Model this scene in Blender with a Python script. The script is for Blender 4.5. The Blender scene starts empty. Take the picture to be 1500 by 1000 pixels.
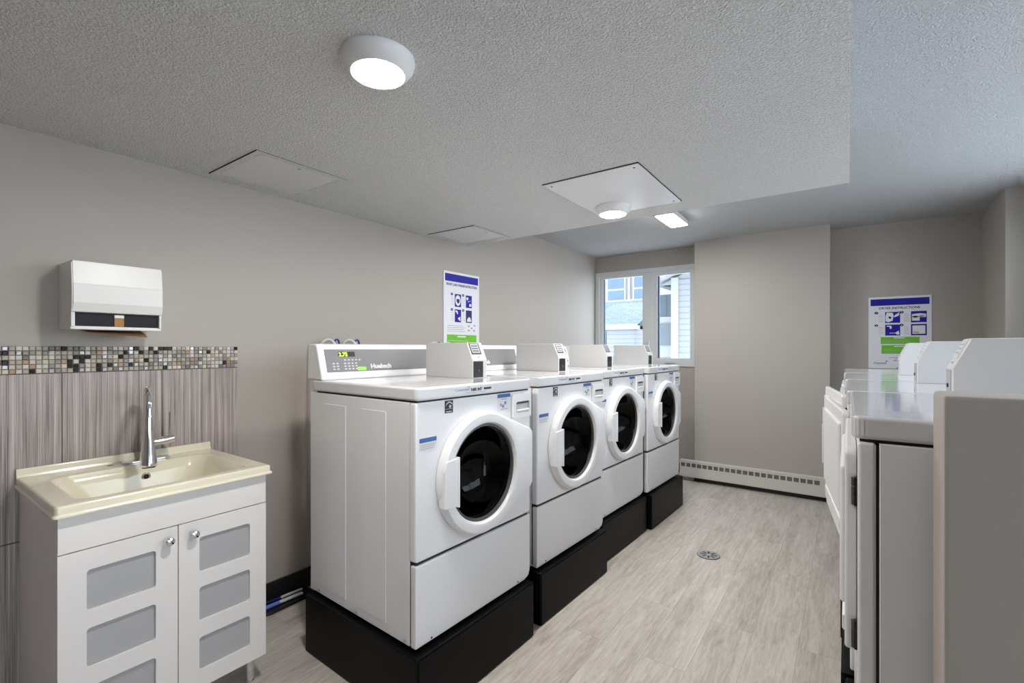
import bpy, bmesh, math, random
from mathutils import Vector, Matrix, Euler
random.seed(7)
PI = math.pi
S = bpy.context.scene
COL = S.collection

# ------------------------------------------------------------------ materials
def new_mat(name):
    m = bpy.data.materials.new(name); m.use_nodes = True
    nt = m.node_tree
    return m, nt, nt.nodes, nt.links, nt.nodes['Principled BSDF']

def P(name, col, rough=0.5, metal=0.0, bump=0.0, bscale=200.0, spec=0.5, coat=0.0, var=0.0, vscale=3.0, emit=None, estr=0.0):
    m, nt, N, L, b = new_mat(name)
    b.inputs['Base Color'].default_value = (*col, 1)
    b.inputs['Roughness'].default_value = rough
    b.inputs['Metallic'].default_value = metal
    b.inputs['Specular IOR Level'].default_value = spec
    b.inputs['Coat Weight'].default_value = coat
    b.inputs['Coat Roughness'].default_value = 0.08
    tc = N.new('ShaderNodeTexCoord')
    if var > 0:
        nz = N.new('ShaderNodeTexNoise'); nz.inputs['Scale'].default_value = vscale; nz.inputs['Detail'].default_value = 4
        L.new(tc.outputs['Object'], nz.inputs['Vector'])
        mx = N.new('ShaderNodeMix'); mx.data_type = 'RGBA'
        mx.inputs[6].default_value = (*[max(0, c*(1-var)) for c in col], 1)
        mx.inputs[7].default_value = (*[min(1, c*(1+var)) for c in col], 1)
        L.new(nz.outputs['Fac'], mx.inputs[0]); L.new(mx.outputs[2], b.inputs['Base Color'])
    if bump > 0:
        nz = N.new('ShaderNodeTexNoise'); nz.inputs['Scale'].default_value = bscale; nz.inputs['Detail'].default_value = 3
        L.new(tc.outputs['Object'], nz.inputs['Vector'])
        bp = N.new('ShaderNodeBump'); bp.inputs['Strength'].default_value = bump; bp.inputs['Distance'].default_value = 0.002
        L.new(nz.outputs['Fac'], bp.inputs['Height']); L.new(bp.outputs['Normal'], b.inputs['Normal'])
    if emit:
        b.inputs['Emission Color'].default_value = (*emit, 1); b.inputs['Emission Strength'].default_value = estr
    return m

WALLC = (0.43, 0.393, 0.36)
M_wall = P('wall_paint', WALLC, 0.6, bump=0.12, bscale=260, var=0.02, vscale=1.5)
M_white = P('appliance_white_enamel', (0.77, 0.77, 0.785), 0.26, bump=0.0, coat=0.25, var=0.01, vscale=2)
M_lid = P('glossy_lid_enamel', (0.66, 0.66, 0.675), 0.13, coat=0.5, var=0.01, vscale=2)
M_whitep = P('appliance_white_plastic', (0.79, 0.79, 0.80), 0.32, var=0.008, vscale=4)
M_boxm = P('coin_box_metal_paint', (0.74, 0.74, 0.755), 0.42, bump=0.06, bscale=500, var=0.01)
M_boxg = P('coin_box_grey_paint', (0.56, 0.56, 0.56), 0.42, bump=0.06, bscale=500, var=0.01)
M_seam = P('dark_seam', (0.02, 0.02, 0.02), 0.7)
M_black = P('plinth_black_paint', (0.0028, 0.0028, 0.003), 0.36, bump=0.05, bscale=120, spec=0.10)
M_blackpl = P('black_plastic', (0.012, 0.012, 0.014), 0.35)
M_rubber = P('grey_rubber_gasket', (0.07, 0.07, 0.072), 0.55)
M_steel = P('drum_steel', (0.30, 0.30, 0.31), 0.3, metal=1.0, bump=0.1, bscale=60)
M_chrome = P('chrome', (0.82, 0.82, 0.84), 0.07, metal=1.0)
M_brush = P('brushed_steel', (0.62, 0.62, 0.63), 0.3, metal=1.0, bump=0.05, bscale=300)
M_panel = P('console_grey', (0.215, 0.215, 0.222), 0.22, coat=0.3, var=0.03, vscale=20)
M_key = P('key_print_light', (0.50, 0.50, 0.51), 0.5)
M_green = P('green_print', (0.16, 0.52, 0.02), 0.45)
M_greenled = P('green_button_lamp', (0.2, 0.7, 0.05), 0.4, emit=(0.25, 0.9, 0.08), estr=0.35)
M_led = P('led_digits', (0.4, 0.7, 0.02), 0.5, emit=(0.62, 0.95, 0.03), estr=1.2)
M_print = P('black_print', (0.02, 0.02, 0.022), 0.5)
M_greyprint = P('grey_print', (0.36, 0.36, 0.40), 0.6)
M_blue = P('royal_blue_print', (0.016, 0.010, 0.33), 0.5, spec=0.25)
M_navy = P('navy_print', (0.012, 0.010, 0.11), 0.4)
M_lblue = P('sticker_blue', (0.04, 0.13, 0.36), 0.45)
M_purple = P('sticker_purple', (0.24, 0.20, 0.42), 0.5)
M_paper = P('sign_white', (0.80, 0.79, 0.85), 0.4)
M_sticker = P('sticker_white', (0.66, 0.66, 0.68), 0.45)
M_sinkc = P('cream_cultured_marble', (0.80, 0.76, 0.60), 0.16, coat=0.4, var=0.015, vscale=6)
M_cab = P('cabinet_white_paint', (0.80, 0.775, 0.76), 0.38, bump=0.03, bscale=300, var=0.01)
M_frost = P('frosted_glass', (0.42, 0.42, 0.43), 0.45, bump=0.05, bscale=900, spec=0.6)
M_base = P('black_rubber_base', (0.014, 0.014, 0.014), 0.45, bump=0.05)
M_heater = P('heater_cream_enamel', (0.64, 0.62, 0.58), 0.4, var=0.015, vscale=5)
M_winf = P('window_vinyl', (0.68, 0.69, 0.70), 0.35, var=0.01)
M_panelw = P('access_panel_paint', (0.66, 0.66, 0.665), 0.6, var=0.03, vscale=2)
M_panelm = P('access_panel_enamel', (0.74, 0.74, 0.76), 0.22, bump=0.05, bscale=6)
M_lampb = P('lamp_housing', (0.80, 0.80, 0.80), 0.35, var=0.01)
M_brown = P('brown_paper_towel', (0.36, 0.20, 0.08), 0.85, bump=0.3, bscale=300, var=0.1, vscale=40)
M_disp = P('dispenser_white', (0.74, 0.73, 0.71), 0.34, var=0.01)
M_dispgrey = P('dispenser_dark_window', (0.016, 0.015, 0.020), 0.5, var=0.35, vscale=150, spec=0.2)
M_hosew = P('hose_white', (0.70, 0.70, 0.68), 0.5, bump=0.2, bscale=400)
M_brass = P('valve_metal', (0.45, 0.40, 0.30), 0.35, metal=1.0)
M_bluepl = P('blue_plastic', (0.02, 0.03, 0.30), 0.35)
M_locklight = P('lock_plate_grey', (0.46, 0.46, 0.48), 0.4)
M_gasket = P('window_gasket_slate', (0.05, 0.085, 0.16), 0.5)
M_penblue = P('marker_blue', (0.12, 0.22, 0.62), 0.35)
M_grille = P('heater_fins', (0.17, 0.165, 0.15), 0.6, bump=0.5, bscale=500, var=0.2, vscale=300)
M_wallpatch = P('patched_wall', (0.03, 0.03, 0.025), 0.9, bump=1, bscale=200)

def ceiling_mat(name, col, scale, dist, strg, speck=0.10):
    m, nt, N, L, b = new_mat(name)
    b.inputs['Roughness'].default_value = 0.9
    tc = N.new('ShaderNodeTexCoord')
    nz = N.new('ShaderNodeTexNoise'); nz.inputs['Scale'].default_value = scale; nz.inputs['Detail'].default_value = 2.5; nz.inputs['Roughness'].default_value = 0.6
    L.new(tc.outputs['Object'], nz.inputs['Vector'])
    vo = N.new('ShaderNodeTexVoronoi'); vo.inputs['Scale'].default_value = scale*0.9
    L.new(tc.outputs['Object'], vo.inputs['Vector'])
    ramp = N.new('ShaderNodeMapRange'); ramp.inputs[1].default_value = 0.38; ramp.inputs[2].default_value = 0.66
    L.new(nz.outputs['Fac'], ramp.inputs[0])
    sub = N.new('ShaderNodeMath'); sub.operation = 'MULTIPLY_ADD'; sub.inputs[1].default_value = -0.45
    L.new(vo.outputs['Distance'], sub.inputs[0]); L.new(ramp.outputs[0], sub.inputs[2])
    bp = N.new('ShaderNodeBump'); bp.inputs['Strength'].default_value = strg; bp.inputs['Distance'].default_value = dist
    L.new(sub.outputs[0], bp.inputs['Height']); L.new(bp.outputs['Normal'], b.inputs['Normal'])
    mx = N.new('ShaderNodeMix'); mx.data_type = 'RGBA'
    mx.inputs[6].default_value = (*[c*(1-speck) for c in col], 1); mx.inputs[7].default_value = (*[min(1, c*(1+speck)) for c in col], 1)
    L.new(ramp.outputs[0], mx.inputs[0]); L.new(mx.outputs[2], b.inputs['Base Color'])
    return m
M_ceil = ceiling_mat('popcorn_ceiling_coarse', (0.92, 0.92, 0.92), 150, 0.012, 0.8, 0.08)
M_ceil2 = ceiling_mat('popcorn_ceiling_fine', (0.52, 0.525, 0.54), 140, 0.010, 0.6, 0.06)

def floor_mat():
    m, nt, N, L, b = new_mat('vinyl_plank_floor')
    tc = N.new('ShaderNodeTexCoord')
    sep = N.new('ShaderNodeSeparateXYZ'); L.new(tc.outputs['Object'], sep.inputs[0])
    com = N.new('ShaderNodeCombineXYZ'); L.new(sep.outputs['Y'], com.inputs['X']); L.new(sep.outputs['X'], com.inputs['Y'])
    br = N.new('ShaderNodeTexBrick'); br.offset = 0.37; br.offset_frequency = 2
    br.inputs['Scale'].default_value = 1.0; br.inputs['Brick Width'].default_value = 1.22; br.inputs['Row Height'].default_value = 0.182
    br.inputs['Mortar Size'].default_value = 0.0009; br.inputs['Mortar Smooth'].default_value = 0.1; br.inputs['Bias'].default_value = 0.0
    br.inputs['Color1'].default_value = (0.30, 0.30, 0.30, 1); br.inputs['Color2'].default_value = (0.70, 0.70, 0.70, 1); br.inputs['Mortar'].default_value = (0.5, 0.5, 0.5, 1)
    L.new(com.outputs[0], br.inputs['Vector'])
    # per plank offset so the grain breaks at the joints
    addv = N.new('ShaderNodeVectorMath'); addv.operation = 'MULTIPLY_ADD'
    L.new(br.outputs['Color'], addv.inputs[0]); addv.inputs[1].default_value = (37, 61, 11); L.new(tc.outputs['Object'], addv.inputs[2])
    mp = N.new('ShaderNodeMapping'); mp.inputs['Scale'].default_value = (55, 5.5, 1); L.new(addv.outputs[0], mp.inputs['Vector'])
    n1 = N.new('ShaderNodeTexNoise'); n1.inputs['Scale'].default_value = 1.0; n1.inputs['Detail'].default_value = 8; n1.inputs['Roughness'].default_value = 0.72; n1.inputs['Distortion'].default_value = 0.7
    L.new(mp.outputs[0], n1.inputs['Vector'])
    mp2 = N.new('ShaderNodeMapping'); mp2.inputs['Scale'].default_value = (6, 0.9, 1); L.new(addv.outputs[0], mp2.inputs['Vector'])
    n2 = N.new('ShaderNodeTexNoise'); n2.inputs['Scale'].default_value = 1.0; n2.inputs['Detail'].default_value = 4; n2.inputs['Distortion'].default_value = 1.2
    L.new(mp2.outputs[0], n2.inputs['Vector'])
    cr = N.new('ShaderNodeValToRGB')
    cr.color_ramp.elements[0].position = 0.34; cr.color_ramp.elements[0].color = (0.325, 0.288, 0.253, 1)
    cr.color_ramp.elements[1].position = 0.66; cr.color_ramp.elements[1].color = (0.64, 0.606, 0.57, 1)
    e = cr.color_ramp.elements.new(0.5); e.color = (0.50, 0.463, 0.428, 1)
    av = N.new('ShaderNodeMath'); av.operation = 'MULTIPLY_ADD'; av.inputs[1].default_value = 0.62
    L.new(n1.outputs['Fac'], av.inputs[0])
    h = N.new('ShaderNodeMath'); h.operation = 'MULTIPLY'; h.inputs[1].default_value = 0.38; L.new(n2.outputs['Fac'], h.inputs[0]); L.new(h.outputs[0], av.inputs[2])
    L.new(av.outputs[0], cr.inputs['Fac'])
    tone = N.new('ShaderNodeMix'); tone.data_type = 'RGBA'; tone.blend_type = 'MULTIPLY'; tone.inputs[0].default_value = 0.25
    L.new(cr.outputs['Color'], tone.inputs[6])
    lift = N.new('ShaderNodeMix'); lift.data_type = 'RGBA'; lift.inputs[6].default_value = (0.80, 0.78, 0.76, 1); lift.inputs[7].default_value = (1.1, 1.1, 1.1, 1)
    L.new(br.outputs['Color'], lift.inputs[0]); L.new(lift.outputs[2], tone.inputs[7])
    mor = N.new('ShaderNodeMix'); mor.data_type = 'RGBA'; L.new(br.outputs['Fac'], mor.inputs[0]); L.new(tone.outputs[2], mor.inputs[6]); mor.inputs[7].default_value = (0.30, 0.275, 0.25, 1)
    L.new(mor.outputs[2], b.inputs['Base Color'])
    b.inputs['Roughness'].default_value = 0.42
    bp = N.new('ShaderNodeBump'); bp.inputs['Strength'].default_value = 0.18; bp.inputs['Distance'].default_value = 0.002
    L.new(n1.outputs['Fac'], bp.inputs['Height']); L.new(bp.outputs['Normal'], b.inputs['Normal'])
    return m
M_floor = floor_mat()

def tile_mat():
    m, nt, N, L, b = new_mat('striated_wall_tile')
    tc = N.new('ShaderNodeTexCoord')
    mp = N.new('ShaderNodeMapping'); mp.inputs['Scale'].default_value = (1, 380, 2.4); L.new(tc.outputs['Object'], mp.inputs['Vector'])
    n1 = N.new('ShaderNodeTexNoise'); n1.inputs['Scale'].default_value = 1; n1.inputs['Detail'].default_value = 3; n1.inputs['Roughness'].default_value = 0.7
    L.new(mp.outputs[0], n1.inputs['Vector'])
    mp2 = N.new('ShaderNodeMapping'); mp2.inputs['Scale'].default_value = (1, 70, 0.9); L.new(tc.outputs['Object'], mp2.inputs['Vector'])
    n2 = N.new('ShaderNodeTexNoise'); n2.inputs['Scale'].default_value = 1; n2.inputs['Detail'].default_value = 2; L.new(mp2.outputs[0], n2.inputs['Vector'])
    av = N.new('ShaderNodeMath'); av.operation = 'MULTIPLY_ADD'; av.inputs[1].default_value = 0.65; L.new(n1.outputs['Fac'], av.inputs[0])
    h = N.new('ShaderNodeMath'); h.operation = 'MULTIPLY'; h.inputs[1].default_value = 0.35; L.new(n2.outputs['Fac'], h.inputs[0]); L.new(h.outputs[0], av.inputs[2])
    cr = N.new('ShaderNodeValToRGB')
    cr.color_ramp.elements[0].position = 0.36; cr.color_ramp.elements[0].color = (0.12, 0.098, 0.09, 1)
    cr.color_ramp.elements[1].position = 0.62; cr.color_ramp.elements[1].color = (0.58, 0.515, 0.49, 1)
    e = cr.color_ramp.elements.new(0.48); e.color = (0.335, 0.29, 0.275, 1)
    L.new(av.outputs[0], cr.inputs['Fac']); L.new(cr.outputs['Color'], b.inputs['Base Color'])
    b.inputs['Roughness'].default_value = 0.4
    return m
M_tile = tile_mat()
M_grout = P('dark_grout', (0.13, 0.115, 0.105), 0.9, bump=0.2)
MOS = [P('mosaic_stone_beige', (0.40, 0.36, 0.30), 0.35, var=0.15, vscale=80), P('mosaic_stone_grey', (0.26, 0.25, 0.235), 0.4, var=0.15, vscale=80),
       P('mosaic_pearl', (0.62, 0.58, 0.52), 0.12, coat=0.6, var=0.1, vscale=60), P('mosaic_glass_black', (0.02, 0.016, 0.014), 0.06, coat=0.8),
       P('mosaic_tan', (0.42, 0.27, 0.16), 0.35, var=0.15, vscale=80), P('mosaic_silver', (0.60, 0.60, 0.60), 0.18, metal=0.8), P('mosaic_taupe', (0.19, 0.165, 0.145), 0.25, coat=0.3)]

def glass_mat(name, tint, ior=1.45, rough=0.0):
    m = bpy.data.materials.new(name); m.use_nodes = True
    nt = m.node_tree; N, L = nt.nodes, nt.links
    N.remove(N['Principled BSDF']); out = N['Material Output']
    tr = N.new('ShaderNodeBsdfTransparent'); tr.inputs[0].default_value = (*tint, 1)
    gl = N.new('ShaderNodeBsdfGlossy'); gl.inputs['Roughness'].default_value = rough
    lw = N.new('ShaderNodeLayerWeight'); lw.inputs['Blend'].default_value = 0.5
    pw = N.new('ShaderNodeMath'); pw.operation = 'POWER'; pw.inputs[1].default_value = 4.0; L.new(lw.outputs['Facing'], pw.inputs[0])
    fr = N.new('ShaderNodeMath'); fr.operation = 'MULTIPLY_ADD'; fr.inputs[1].default_value = 0.7; fr.inputs[2].default_value = ((ior-1)/(ior+1))**2; L.new(pw.outputs[0], fr.inputs[0])
    mx = N.new('ShaderNodeMixShader')
    L.new(fr.outputs[0], mx.inputs[0]); L.new(tr.outputs[0], mx.inputs[1]); L.new(gl.outputs[0], mx.inputs[2]); L.new(mx.outputs[0], out.inputs['Surface'])
    return m
M_pane = glass_mat('window_glass', (0.93, 0.96, 0.98), 1.3)
M_bowl = glass_mat('tinted_porthole_glass', (0.07, 0.07, 0.073), 1.28, 0.02)

def emit_mat(name, col, strength):
    m = bpy.data.materials.new(name); m.use_nodes = True
    nt = m.node_tree; N, L = nt.nodes, nt.links
    N.remove(N['Principled BSDF'])
    e = N.new('ShaderNodeEmission'); e.inputs['Color'].default_value = (*col, 1); e.inputs['Strength'].default_value = strength
    L.new(e.outputs[0], N['Material Output'].inputs['Surface'])
    return m
LAMP_E = 210.0
M_lamp = emit_mat('lamp_diffuser_glow', (1.0, 0.955, 0.90), LAMP_E)
M_lamp2 = emit_mat('bar_diffuser_glow', (0.97, 0.99, 0.96), 62.0)

# exterior
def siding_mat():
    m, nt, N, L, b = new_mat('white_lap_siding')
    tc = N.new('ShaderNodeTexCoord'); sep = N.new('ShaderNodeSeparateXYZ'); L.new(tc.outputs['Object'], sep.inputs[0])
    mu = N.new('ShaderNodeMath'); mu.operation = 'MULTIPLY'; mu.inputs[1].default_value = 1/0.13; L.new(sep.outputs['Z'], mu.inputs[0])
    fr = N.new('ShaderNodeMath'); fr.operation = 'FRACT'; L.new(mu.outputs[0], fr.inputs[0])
    cr = N.new('ShaderNodeValToRGB'); cr.color_ramp.elements[0].position = 0.0; cr.color_ramp.elements[0].color = (0.17, 0.20, 0.24, 1)  # shade line of each lap is put into the colour
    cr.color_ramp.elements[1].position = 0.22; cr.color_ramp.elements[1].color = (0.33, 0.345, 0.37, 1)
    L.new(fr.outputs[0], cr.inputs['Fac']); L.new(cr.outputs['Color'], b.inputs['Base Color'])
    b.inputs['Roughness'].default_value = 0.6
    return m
M_siding = siding_mat()
def shingle_mat():
    m, nt, N, L, b = new_mat('blue_grey_shingles')
    tc = N.new('ShaderNodeTexCoord')
    br = N.new('ShaderNodeTexBrick'); br.inputs['Scale'].default_value = 1; br.inputs['Brick Width'].default_value = 0.33; br.inputs['Row Height'].default_value = 0.16
    br.inputs['Mortar Size'].default_value = 0.012
    br.inputs['Color1'].default_value = (0.13, 0.165, 0.19, 1); br.inputs['Color2'].default_value = (0.165, 0.20, 0.225, 1); br.inputs['Mortar'].default_value = (0.09, 0.115, 0.135, 1)
    L.new(tc.outputs['Object'], br.inputs['Vector']); L.new(br.outputs['Color'], b.inputs['Base Color']); b.inputs['Roughness'].default_value = 0.9
    return m
M_shingle = shingle_mat()
M_extwhite = P('exterior_white_trim', (0.42, 0.43, 0.45), 0.6, var=0.02)
M_extstucco = P('exterior_pale_stucco', (0.30, 0.315, 0.34), 0.8, var=0.03)
M_extglass = P('exterior_window_glass', (0.08, 0.13, 0.20), 0.2, var=0.2, vscale=3)
M_extgrey = P('exterior_window_shade', (0.16, 0.19, 0.215), 0.4, var=0.05)
M_ground = P('exterior_ground', (0.80, 0.80, 0.80), 0.9, var=0.1)
M_redtrim = P('exterior_brown_pipe', (0.40, 0.30, 0.30), 0.7)

# ------------------------------------------------------------------ mesh helpers
class MB:
    def __init__(self): self.bm = bmesh.new(); self.mats = []
    def mi(self, m):
        if m not in self.mats: self.mats.append(m)
        return self.mats.index(m)
    def add(self, bm, m, mat=None):
        i = self.mi(m)
        vm = {}
        for v in bm.verts: vm[v] = self.bm.verts.new(mat @ v.co if mat else v.co)
        for f in bm.faces:
            try: nf = self.bm.faces.new([vm[v] for v in f.verts]); nf.material_index = i; nf.smooth = True
            except ValueError: pass
        bm.free(); return self
    def box(self, x0, y0, z0, x1, y1, z1, m, bev=0.0, seg=2, mat=None):
        b = bmesh.new(); bmesh.ops.create_cube(b, size=1)
        for v in b.verts:
            v.co = Vector(((x0+x1)/2+v.co.x*(x1-x0), (y0+y1)/2+v.co.y*(y1-y0), (z0+z1)/2+v.co.z*(z1-z0)))
        if bev > 0: bmesh.ops.bevel(b, geom=b.edges[:], offset=bev, segments=seg, profile=0.5, affect='EDGES')
        return self.add(b, m, mat)
    def prism(self, poly, axis, a, c, m, bev=0.0, seg=2, mat=None):
        # poly: 2D pts; axis 'y': (x,z); 'x': (y,z); 'z': (x,y)
        b = bmesh.new()
        def V(p, t): return {'y': (p[0], t, p[1]), 'x': (t, p[0], p[1]), 'z': (p[0], p[1], t)}[axis]
        A = [b.verts.new(V(p, a)) for p in poly]; B = [b.verts.new(V(p, c)) for p in poly]
        n = len(poly); b.faces.new(A); b.faces.new(B[::-1])
        for i in range(n): b.faces.new([A[i], B[i], B[(i+1) % n], A[(i+1) % n]])
        bmesh.ops.recalc_face_normals(b, faces=b.faces[:])
        if bev > 0: bmesh.ops.bevel(b, geom=b.edges[:], offset=bev, segments=seg, profile=0.5, affect='EDGES')
        return self.add(b, m, mat)
    def rings(self, rings, m, close=True, cap0=False, cap1=False, mat=None):
        b = bmesh.new(); R = [[b.verts.new(p) for p in r] for r in rings]; n = len(rings[0])
        for k in range(len(R)-1):
            for i in range(n if close else n-1):
                b.faces.new([R[k][i], R[k][(i+1) % n], R[k+1][(i+1) % n], R[k+1][i]])
        if cap0: b.faces.new(R[0][::-1])
        if cap1: b.faces.new(R[-1])
        bmesh.ops.recalc_face_normals(b, faces=b.faces[:])
        return self.add(b, m, mat)
    def lathe(self, prof, axis, cen, m, n=32, mat=None, cap0=False, cap1=False):
        # prof: (radius, height along axis)
        rr = []
        for r, h in prof:
            ring = []
            for i in range(n):
                a = 2*PI*i/n; c, s = r*math.cos(a), r*math.sin(a)
                ring.append(Vector(cen)+Vector({'z': (c, s, h), 'x': (h, c, s), 'y': (c, h, s)}[axis]))
            rr.append(ring)
        return self.rings(rr, m, True, cap0, cap1, mat)
    def tube(self, pts, rad, m, n=12, mat=None, caps=True):
        pts = [Vector(p) for p in pts]
        rads = rad if isinstance(rad, (list, tuple)) else [rad]*len(pts)
        rr = []; up = None
        for i, p in enumerate(pts):
            t = (pts[min(i+1, len(pts)-1)]-pts[max(i-1, 0)]).normalized()
            if up is None: up = t.orthogonal().normalized()
            up = (up - t*up.dot(t)).normalized(); s = t.cross(up)
            rr.append([p+rads[i]*(math.cos(2*PI*k/n)*up+math.sin(2*PI*k/n)*s) for k in range(n)])
        return self.rings(rr, m, True, caps, caps, mat)
    def plate(self, outer, holes, axis, a, c, m, mat=None):
        # flat plate with holes between a and c along axis
        b = bmesh.new()
        def V(p, t): return {'y': (p[0], t, p[1]), 'x': (t, p[0], p[1]), 'z': (p[0], p[1], t)}[axis]
        es = []
        for loop in [outer]+holes:
            vs = [b.verts.new(V(p, a)) for p in loop]
            for i in range(len(vs)): es.append(b.edges.new((vs[i], vs[(i+1) % len(vs)])))
        bmesh.ops.triangle_fill(b, use_beauty=True, use_dissolve=False, edges=es)
        d = bmesh.ops.extrude_face_region(b, geom=b.faces[:])
        off = Vector(V((0, 0), c-a)) if True else None
        bmesh.ops.translate(b, verts=[g for g in d['geom'] if isinstance(g, bmesh.types.BMVert)], vec=off)
        bmesh.ops.recalc_face_normals(b, faces=b.faces[:])
        return self.add(b, m, mat)
    def obj(self, name, parent=None, loc=(0, 0, 0), rot=(0, 0, 0), ang=35):
        me = bpy.data.meshes.new(name); self.bm.to_mesh(me); self.bm.free()
        for m in self.mats: me.materials.append(m)
        try: me.set_sharp_from_angle(angle=math.radians(ang))
        except Exception: pass
        o = bpy.data.objects.new(name, me); COL.objects.link(o)
        o.parent = parent; o.location = loc; o.rotation_euler = rot
        if len(me.polygons) > 12:
            wnm = o.modifiers.new('weighted_normals', 'WEIGHTED_NORMAL'); wnm.keep_sharp = True; wnm.weight = 80
        return o

def tag(o, label, cat, group=None):
    o['label'] = label; o['category'] = cat
    if group: o['group'] = group
    return o
def thing(name, label, cat, loc=(0, 0, 0), rz=0.0, group=None):
    o = bpy.data.objects.new(name, None); COL.objects.link(o); o.location = loc; o.rotation_euler = (0, 0, rz)
    o.empty_display_size = 0.05
    return tag(o, label, cat, group)
def struct(o): o['kind'] = 'structure'; return o
def copy_tree(o, parent=None):
    c = o.copy(); COL.objects.link(c); c.parent = parent
    for ch in list(o.children): copy_tree(ch, c)
    return c
def rrect(x0, y0, x1, y1, r, n=4):
    out = []
    for cx, cy, a0 in ((x1-r, y1-r, 0), (x0+r, y1-r, 90), (x0+r, y0+r, 180), (x1-r, y0+r, 270)):
        for i in range(n+1):
            a = math.radians(a0+90*i/n); out.append((cx+r*math.cos(a), cy+r*math.sin(a)))
    return out
def circ(cx, cy, r, n=48, rev=False):
    return [(cx+r*math.cos(2*PI*i/n), cy+r*math.sin(2*PI*i/n)) for i in range(n)]
_txt = {}
def text_bm(s, size, bold=0.0, align='LEFT'):
    cu = bpy.data.curves.new('lettering', 'FONT'); cu.body = s; cu.size = size; cu.align_x = align; cu.extrude = 0.0003; cu.offset = bold; cu.resolution_u = 3
    o = bpy.data.objects.new('lettering', cu); COL.objects.link(o)
    bpy.context.view_layer.update()
    me = bpy.data.meshes.new_from_object(o.evaluated_get(bpy.context.evaluated_depsgraph_get()))
    b = bmesh.new(); b.from_mesh(me)
    bpy.data.objects.remove(o); bpy.data.curves.remove(cu); bpy.data.meshes.remove(me)
    return b
def fit(b, width):   # scale a text bmesh in x so that it is exactly this wide
    xs = [v.co.x for v in b.verts]; k = width/(max(xs)-min(xs)); x0 = min(xs)
    for v in b.verts: v.co.x = (v.co.x-x0)*k
    return b
# text planes: local x of the text -> dirX, local y -> up
def frame(origin, dx, up):
    dx = Vector(dx).normalized(); up = Vector(up).normalized(); nz = dx.cross(up)
    m = Matrix.Identity(4)
    for i in range(3): m[i][0] = dx[i]; m[i][1] = up[i]; m[i][2] = nz[i]; m[i][3] = origin[i]
    return m

# ------------------------------------------------------------------ room shell
XL, YB, YC, XR, YF = -2.464, 5.166, 4.92, 1.05, -1.9
ZL, ZH = 2.135, 2.405
AX0 = 3.0
struct(MB().box(XL-.1, YF-.1, -.06, XR+.1, YB+.12, 0, M_floor).obj('floor')); struct(MB().box(XR+.1, -1.05, -.06, AX0+.1, 1.03, 0, M_floor).obj('floor_added_lobby'))
struct(MB().box(XL-.1, YF-.1, 0, XL, YB+.12, ZH+.05, M_wall).obj('wall_left'))
w = MB()
WX0, WX1, WZ0, WZ1 = -2.458, -1.300, 1.135, 2.222
w.box(XL, YB, 0, XR+.1, YB+.12, WZ0, M_wall); w.box(XL, YB, WZ1, XR+.1, YB+.12, ZH+.05, M_wall)
w.box(WX1, YB, WZ0, XR+.1, YB+.12, WZ1, M_wall); w.box(XL, YB, WZ0, WX0, YB+.12, WZ1, M_wall)
struct(w.obj('wall_back'))
struct(MB().box(-1.262, YC, 0, -0.13, YB+.01, ZH+.01, M_wall, 0.006, 2).obj('wall_pillar'))
struct(MB().box(0.855, 4.5, 0, XR+.01, YB+.01, ZH+.01, M_wall, 0.006, 2).obj('wall_corner'))
wr = MB()
RY0, RY1, RZ0, RZ1 = 1.22, 4.25, 1.37, 2.37
AY0, AY1, AX = -.95, .93, 3.0       # unseen lobby with glazed door, added to bring daylight from the right
wr.box(XR, AY1, 0, XR+.1, YB, RZ0, M_wall); wr.box(XR, AY1, RZ1, XR+.1, YB, ZH+.05, M_wall); wr.box(XR, YF-.1, 0, XR+.1, AY0, ZH+.05, M_wall)
wr.box(XR, AY1, RZ0, XR+.1, RY0, RZ1, M_wall)
struct(MB().box(XR+.1, AY0-.1, 0, AX+.1, AY0, ZH+.05, M_wall).obj('wall_added_lobby')); struct(MB().box(XR+.1, AY1, 0, AX+.1, AY1+.1, ZH+.05, M_wall).obj('wall_added_lobby'))
struct(MB().plate([(AY0, 0), (AY1, 0), (AY1, ZH+.05), (AY0, ZH+.05)], [[(AY0+.1, .02), (AY1-.1, .02), (AY1-.1, 2.3), (AY0+.1, 2.3)]], 'x', AX, AX+.1, M_wall).obj('wall_added_entrance'))
dg = struct(MB().plate([(AY0+.1, .02), (AY1-.1, .02), (AY1-.1, 2.3), (AY0+.1, 2.3)], [[(AY0+.17, .12), (-.05, .12), (-.05, 2.22), (AY0+.17, 2.22)], [(.03, .12), (AY1-.17, .12), (AY1-.17, 2.22), (.03, 2.22)]], 'x', AX+.02, AX+.07, M_winf).obj('door_added'))  # glazed door added out of view as a daylight source
MB().box(AX+.04, AY0+.17, .12, AX+.046, -.05, 2.22, M_pane).obj('pane', dg); MB().box(AX+.04, .03, .12, AX+.046, AY1-.17, 2.22, M_pane).obj('pane', dg)
wr.box(XR, RY1, RZ0, XR+.1, YB, RZ1, M_wall)
struct(wr.obj('wall_right'))
ym = (RY0+RY1)/2
w2 = struct(MB().plate([(RY0, RZ0), (RY1, RZ0), (RY1, RZ1), (RY0, RZ1)], [[(RY0+.04, RZ0+.04), (ym-.03, RZ0+.04), (ym-.03, RZ1-.04), (RY0+.04, RZ1-.04)], [(ym+.03, RZ0+.04), (RY1-.04, RZ0+.04), (RY1-.04, RZ1-.04), (ym+.03, RZ1-.04)]], 'x', XR+.02, XR+.08, M_winf).obj('window_added'))  # unseen window added above the dryers to light the washer fronts
MB().box(XR+.05, RY0+.04, RZ0+.04, XR+.054, ym-.03, RZ1-.04, M_pane).obj('pane', w2)
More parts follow.
